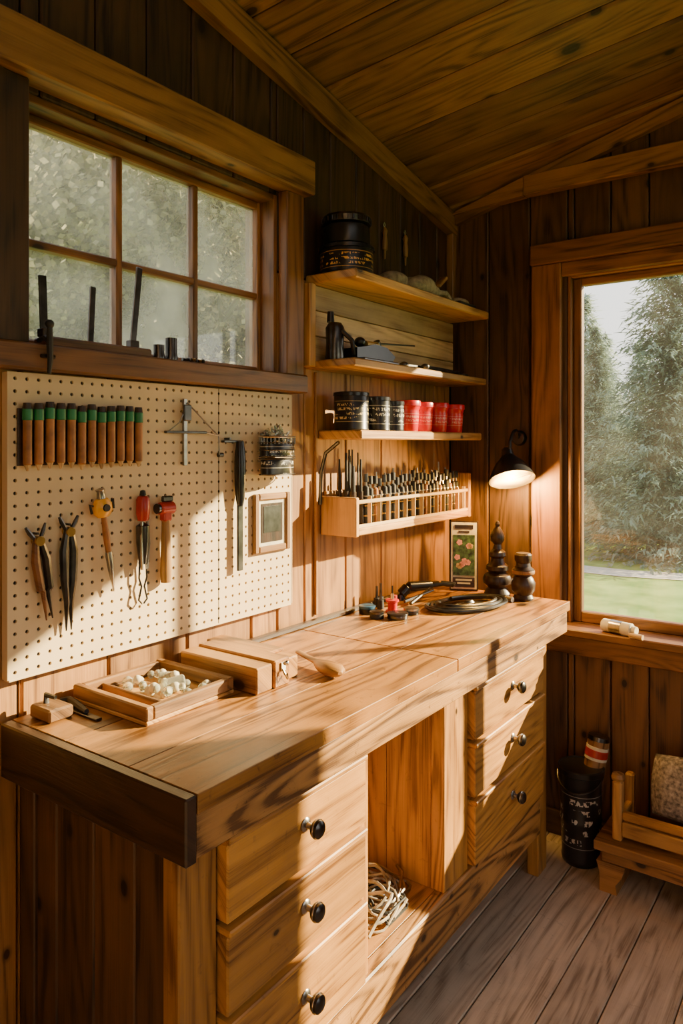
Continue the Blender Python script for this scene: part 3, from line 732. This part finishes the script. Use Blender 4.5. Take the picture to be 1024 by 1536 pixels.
w.cyl((.085,2.11,Z),(.085,2.11,Z+.035),.013,.012,2,12); w.done()
w=MB('botanical_print_card',[M_enddk,M_print,M_paper,M_pink,M_pale])
Mf=T(.165,2.475,Z+.0015)@RZ(24)@RX(-6)
w.box(-.052,.052,-.006,.006,0,.258,0,.002,2,Mf); w.box(-.047,.047,-.0072,-.006,.006,.252,2,0,2,Mf); w.box(-.040,.040,-.0084,-.0072,.055,.205,1,0,2,Mf)
w.box(-.040,.040,-.0084,-.0072,.012,.048,0,0,0,Mf)
for (a,b,c,d) in ((-.03,.03,.036,.042),(-.024,.024,.024,.030),(-.034,.034,.228,.242),(-.02,.02,.214,.220)): w.box(a,b,-.0092,-.0084 if c<.1 else -.0072,c,d,2 if c<.1 else 0,0,0,Mf)
rq=random.Random(4)
for k in range(9):
    a,c=rq.uniform(-.028,.028),rq.uniform(.08,.185)
    for j in range(5):
        an=j*1.2566+k; w.lathe([(0,0),(.0055,0),(.0055,.0004),(0,.0004)],3 if k%3 else 4,Mf@T(a+.006*math.cos(an),-.0085,c+.006*math.sin(an))@RX(90),8)
w.done()
w=MB('turned_finial_bottle',[M_enddk,M_dsteel])
w.lathe([(0,0),(.044,0),(.047,.01),(.040,.022),(.034,.03),(.050,.045),(.053,.06),(.047,.075),(.030,.086),(.040,.094),(.040,.108),(.026,.120),(.022,.135),(.032,.145),(.030,.158),(.016,.168),(.013,.185),(.024,.198),(.026,.215),(.018,.235),(.008,.250),(.010,.258),(.006,.268),(0,.270)],0,T(.300,2.472,Z),28); w.done()
w=MB('turned_wood_jar',[M_enddk,M_trim])
w.lathe([(0,0),(.032,0),(.036,.008),(.030,.02),(.040,.035),(.042,.06),(.034,.078),(.028,.085)],0,T(.405,2.455,Z),24)
w.lathe([(.028,.085),(.038,.092),(.038,.108),(.026,.118),(.024,.13),(.030,.14),(.030,.158),(.024,.165),(0,.168)],0,T(.405,2.455,Z),24)
w.lathe([(.0385,.093),(.0395,.096),(.0395,.102),(.0385,.105)],1,T(.405,2.455,Z),24); w.done()
w=MB('rolled_paper_tube',[M_paper,M_steel,M_pale])
w.cyl((.63,2.625,.813),(.735,2.60,.813),.022,.022,0,18,.003); w.cyl((.66,2.618,.813),(.70,2.6085,.813),.0232,.0232,1,18); w.cyl((.735,2.60,.813),(.75,2.596,.813),.015,.014,0,14); w.cyl((.73,2.585,.800),(.775,2.575,.799),.009,.009,2,12); w.done()
# ------------------------------------------------------------ floor objects by back wall
w=MB('metal_bucket',[M_labB,M_black,M_dsteel])
bx,by=.575,2.555
w.lathe([(0,.002),(.060,0),(.064,.006),(.066,.02),(.064,.03),(.068,.14),(.071,.15),(.068,.16),(.072,.30),(.075,.31),(.076,.325),(.072,.327),(.070,.31),(.062,.02),(0,.02)],0,T(bx,by,0),32)
w.lathe([(.072,.305),(.079,.31),(.079,.326),(.075,.33),(.072,.326)],1,T(bx,by,0),32)
w.tube([(bx+.078*math.cos(a),by-.045*math.sin(a)-.035*math.sin(a),.31-.05*math.sin(a)) for a in [math.pi*i/14 for i in range(15)]],.003,2,6)
bucket=w.done()
w=MB('rolled_label_can',[M_redp,M_dsteel,M_trim,M_paper])
w.cyl((bx+.01,by+.01,.10),(bx+.045,by+.055,.415),.036,.036,2,20,.003); w.cyl((bx+.037,by+.043,.345),(bx+.0425,by+.0505,.39),.0375,.0375,3,20); w.cyl((bx+.038,by+.0445,.355),(bx+.0415,by+.0485,.38),.0385,.0385,0,20); w.cyl((bx+.044,by+.0545,.41),(bx+.0455,by+.0565,.424),.038,.036,1,20); o=w.done()
l_=o.location.copy(); o.parent=bucket; o.location=l_-bucket.location
w=MB('low_platform_stand',[M_trim,M_enddk])
px0,px1,pY0,pY1=.665,1.45,2.40,2.655
for i in range(3): w.box(px0,px1,pY0+i*.085,pY0+(i+1)*.085-.002,.135,.165,0,.003,0)
w.box(px0+.02,px1-.02,pY0+.02,pY0+.04,.095,.135,0,.003,0)
for a in (px0+.015,1.0,px1-.075): 
    w.extr([(0,0),(.055,0),(.05,.03),(.07,.06),(.08,.095),(-.01,.095),(.0,.06)],.22,0,T(a,pY0+.235,.0)@RX(90))
w.done()
w=MB('wooden_bed_frame',[M_shelf,M_body])
w.box(.715,.745,2.43,2.47,.166,.36,0,.006,2); w.box(.745,1.42,2.43,2.462,.185,.232,0,.004,0); w.box(.745,1.42,2.435,2.458,.236,.262,1,.004,0)
w.box(.715,.745,2.58,2.61,.166,.33,0,.006,2); w.box(.72,.74,2.47,2.58,.20,.24,0,.003,1)
w.lathe([(0,0),(.021,0),(.023,.008),(.018,.018),(0,.024)],0,T(.73,2.45,.36),16)
w.done()
w=MB('knit_cushion',[M_gcloth])
vs=[];fs=[];n_=14
for side in (1,-1):
    for i in range(n_+1):
        for j in range(n_+1):
            a=i/n_*2-1;b=j/n_*2-1; th=(1-a**4)*(1-b**4)
            vs.append((a*.17*(1-.05*b*b),side*.05*th**.5,b*.10*(1-.08*a*a)))
q=(n_+1)**2
for s_i in range(2):
    for i in range(n_):
        for j in range(n_):
            k=s_i*q+i*(n_+1)+j; fs.append([k,k+n_+1,k+n_+2,k+1])
w.raw(vs,fs,0,T(.98,2.55,.335)@RX(-14)@RZ(3)); bmesh.ops.remove_doubles(w.bm,verts=w.bm.verts[:],dist=1e-4); w.done()
w=MB('leaning_batten',[M_trim]); w.boxc(0,0,0,.50,.018,.03,0,.002,None,T(.99,2.655,.46)@RY(-38)); w.done()
# ------------------------------------------------------------ outdoors
GZ=-.75
m,nt,out=newmat('grass'); tc=N(nt,'ShaderNodeTexCoord'); n1=N(nt,'ShaderNodeTexNoise'); n1.inputs['Scale'].default_value=1.6; n1.inputs['Detail'].default_value=8; L(nt,tc.outputs['Object'],n1.inputs['Vector'])
c=ramp(nt,n1.outputs['Fac'],[(.35,(.10,.19,.035)),(.65,(.24,.34,.09))]); b=N(nt,'ShaderNodeBsdfPrincipled'); b.inputs['Roughness'].default_value=.9; b.inputs['Specular IOR Level'].default_value=.1; L(nt,c,b.inputs['Base Color']); L(nt,b.outputs[0],out.inputs[0]); M_grass=m
w=MB('lawn_ground',[M_grass]); w.box(-70,60,-30,90,GZ-.1,GZ,0,0); w.done()
w=MB('garden_path',[plain('gravel',(.52,.48,.42),.9,scale=12)]); 
pts=[(-9,13.9),(-5,12.9),(-2,12.8),(0,13.3),(3,14.6),(7,16)]
vs=[];
for (a,b_) in pts: vs+=[(a,b_-.35,GZ+.01),(a,b_+.35,GZ+.01)]
w.raw(vs,[[2*i,2*i+1,2*i+3,2*i+2] for i in range(len(pts)-1)]); w.done()
M_bark=plain('bark',(.10,.09,.075),.9,scale=8,var=.5)
M_spr=leafmat('spruce_needles_hazed',(.090,.135,.115),(.28,.36,.28),.3)  # needle colours lightened to hold outdoor haze
M_sprf=leafmat('spruce_far_hazed',(.28,.35,.31),(.44,.52,.45),.4)  # paler still, distance haze put into the colour
M_dec=leafmat('hazed_leaves',(.17,.16,.09),(.62,.57,.38),.45)  # leaf colours paled to imitate haze behind the left window
def quadmesh(name,vs,fs,mats,mids,rn):
    me=bpy.data.meshes.new(name); me.from_pydata(vs,[],fs)
    for m in mats: me.materials.append(m)
    me.polygons.foreach_set('material_index',mids)
    at=me.attributes.new('rnd','FLOAT_COLOR','CORNER')
    buf=[]
    for p,r in zip(me.polygons,rn): buf+= [r,r,r,1]*p.loop_total
    at.data.foreach_set('color',buf); return me
def addcyl(vs,fs,mids,rn,p0,p1,r0,r1,seg=6):
    p0=Vector(p0);p1=Vector(p1); q=(p1-p0).to_track_quat('Z','Y'); b=len(vs)
    for p,r in ((p0,r0),(p1,r1)):
        for i in range(seg):
            a=2*math.pi*i/seg; vs.append(tuple(p+q@Vector((r*math.cos(a),r*math.sin(a),0))))
    for i in range(seg): fs.append((b+i,b+(i+1)%seg,b+seg+(i+1)%seg,b+seg+i)); mids.append(0); rn.append(.5)
def spruce(name,H,Rb,nb,leaf,mat,seed):
    rd=random.Random(seed); vs=[];fs=[];mids=[];rn=[]
    addcyl(vs,fs,mids,rn,(0,0,0),(0,0,H),H*.016,.01,8)
    for k in range(nb):
        t=(k+rd.random())/nb; z=H*(.03+.97*t); L_=Rb*(1-t)**.85*rd.uniform(.5,1.25)+.05
        a=rd.random()*6.283; dirv=Vector((math.cos(a),math.sin(a),0)); side=Vector((-dirv.y,dirv.x,0))
        if k%3==0 and t>.15: addcyl(vs,fs,mids,rn,(0,0,z),tuple(dirv*L_*.7+Vector((0,0,z-L_*.18))),.008,.003,4)
        m=max(5,int(L_/leaf*4.2)); br=rd.random()
        for i in range(m):
            s=((i+rd.random())/m)**.8; p=dirv*(L_*s)+Vector((0,0,z-.42*L_*s+.30*L_*s*s))
            wd=L_*.26*(1-s*.8)
            p=p+side*rd.uniform(-wd,wd)+Vector((0,0,-rd.random()*leaf))
            p.z=max(p.z,.05)
            d=(dirv*rd.uniform(.3,1)+side*rd.uniform(-.8,.8)+Vector((0,0,rd.uniform(-.7,.15)))).normalized()
            u=d.cross(Vector((rd.uniform(-.4,.4),rd.uniform(-.4,.4),1))).normalized()*leaf*.15; e=d*leaf*rd.uniform(.6,1.2)
            b=len(vs); vs+= [tuple(p-u),tuple(p+u),tuple(p+e+u*.2),tuple(p+e-u*.2)]
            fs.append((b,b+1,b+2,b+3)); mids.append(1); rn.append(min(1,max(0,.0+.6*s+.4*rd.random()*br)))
    return quadmesh(name,vs,fs,[M_bark,mat],mids,rn)
def decid(name,H,nleaf,leaf,mat,seed):
    rd=random.Random(seed); vs=[];fs=[];mids=[];rn=[]; tips=[]
    addcyl(vs,fs,mids,rn,(0,0,0),(0,0,H*.35),H*.03,H*.022,8)
    def br(p,d,l,r,dep):
        q=p+d*l; addcyl(vs,fs,mids,rn,p,q,r,r*.65,5)
        if dep==0: tips.append((p,q)); return
        if dep<4: tips.append((p,q))
        for _ in range(3): 
            nd=(d+Vector((rd.uniform(-.8,.8),rd.uniform(-.8,.8),rd.uniform(-.45,.5)))).normalized(); br(q,nd,l*rd.uniform(.62,.85),r*.6,dep-1)
    for _ in range(3): br(Vector((0,0,H*rd.uniform(.18,.32))),Vector((rd.uniform(-.5,.5),rd.uniform(-.5,.5),1)).normalized(),H*.22,H*.012,4)
    for _ in range(nleaf):
        a,b2=rd.choice(tips); p=a.lerp(b2,rd.random())+Vector((rd.gauss(0,.20),rd.gauss(0,.20),rd.gauss(0,.17)))
        d=Vector((rd.gauss(0,1),rd.gauss(0,1),rd.gauss(0,1))).normalized(); u=d.orthogonal().normalized()*leaf*.4; e=d*leaf
        b=len(vs); vs+=[tuple(p),tuple(p+e*.5+u),tuple(p+e),tuple(p+e*.5-u)]; fs.append((b,b+1,b+2,b+3)); mids.append(1); rn.append(rd.random())
    return quadmesh(name,vs,fs,[M_bark,mat],mids,rn)
me_s=spruce('spruce_mesh',6.2,1.75,1300,.14,M_spr,1); me_f=spruce('spruce_far_mesh',6.5,1.9,520,.28,M_sprf,2)
me_d=decid('leafy_tree_mesh',6.0,36000,.07,M_dec,3)
def put(me,nm,x,y,s,r):
    o=bpy.data.objects.new(nm,me); o.location=(x,y,GZ); o.scale=(s,s,s); o.rotation_euler=(0,0,r); S.collection.objects.link(o)
put(me_s,'spruce_tree',-1.75,15.2,1.12,0)
put(me_s,'spruce_tree.001',-3.9,17.5,.80,1.3)
put(me_s,'spruce_tree.002',-5.3,19.5,.78,2.6)
k=3
rd=random.Random(5)
for i in range(34):
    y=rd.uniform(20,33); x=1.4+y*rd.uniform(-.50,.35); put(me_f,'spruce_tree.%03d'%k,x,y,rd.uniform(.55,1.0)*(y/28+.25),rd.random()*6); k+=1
for i,(x,y,s) in enumerate(((-5.2,3.6,1.0),(-4.6,5.6,1.05),(-6.8,5.2,1.2),(-4.2,7.6,1.0),(-8.5,4.2,1.3),(-8,7.5,1.35),(-6.2,9.5,1.3),(-7.5,6.2,.8),(-5.4,7.0,.75),(-4.9,4.6,.62),(-3.9,6.4,.6),(-11.5,6.5,1.5),(-10.5,9.5,1.5),(-8.5,11.5,1.4))):
    put(me_d,'leafy_tree' if i==0 else 'leafy_tree.%03d'%i,x,y,s,i*1.7)
# ------------------------------------------------------------ lights
sd=bpy.data.lights.new('sun','SUN'); sd.energy=33; sd.angle=R(.7); sd.color=(1,.80,.44)
so=bpy.data.objects.new('sun',sd); S.collection.objects.link(so)
so.rotation_euler=Vector((-.70,-.9,-.47)).to_track_quat('-Z','Y').to_euler(); so.location=(6,9,6)
wd=bpy.data.worlds.new('sky'); S.world=wd; wd.use_nodes=True; nt=wd.node_tree; nt.nodes.clear()
ow=nt.nodes.new('ShaderNodeOutputWorld'); bg=nt.nodes.new('ShaderNodeBackground'); tc=nt.nodes.new('ShaderNodeTexCoord'); sp=nt.nodes.new('ShaderNodeSeparateXYZ')
nt.links.new(tc.outputs['Generated'],sp.inputs[0])
c=ramp(nt,sp.outputs[2],[(.0,(1.0,.95,.85)),(.35,(.93,.94,.93)),(1.0,(.65,.73,.88))])
nt.links.new(c,bg.inputs[0]); bg.inputs[1].default_value=2.5; nt.links.new(bg.outputs[0],ow.inputs[0])
# ------------------------------------------------------------ camera
cd=bpy.data.cameras.new('camera'); co=bpy.data.objects.new('camera',cd); S.collection.objects.link(co)
cd.sensor_fit='VERTICAL'; cd.sensor_height=36; cd.lens=36*1098/1536
cd.shift_y=-103/1536
co.location=(1.40,0,1.45); co.rotation_euler=(R(90),0,R(36)); cd.clip_start=.02; cd.clip_end=300
S.camera=co
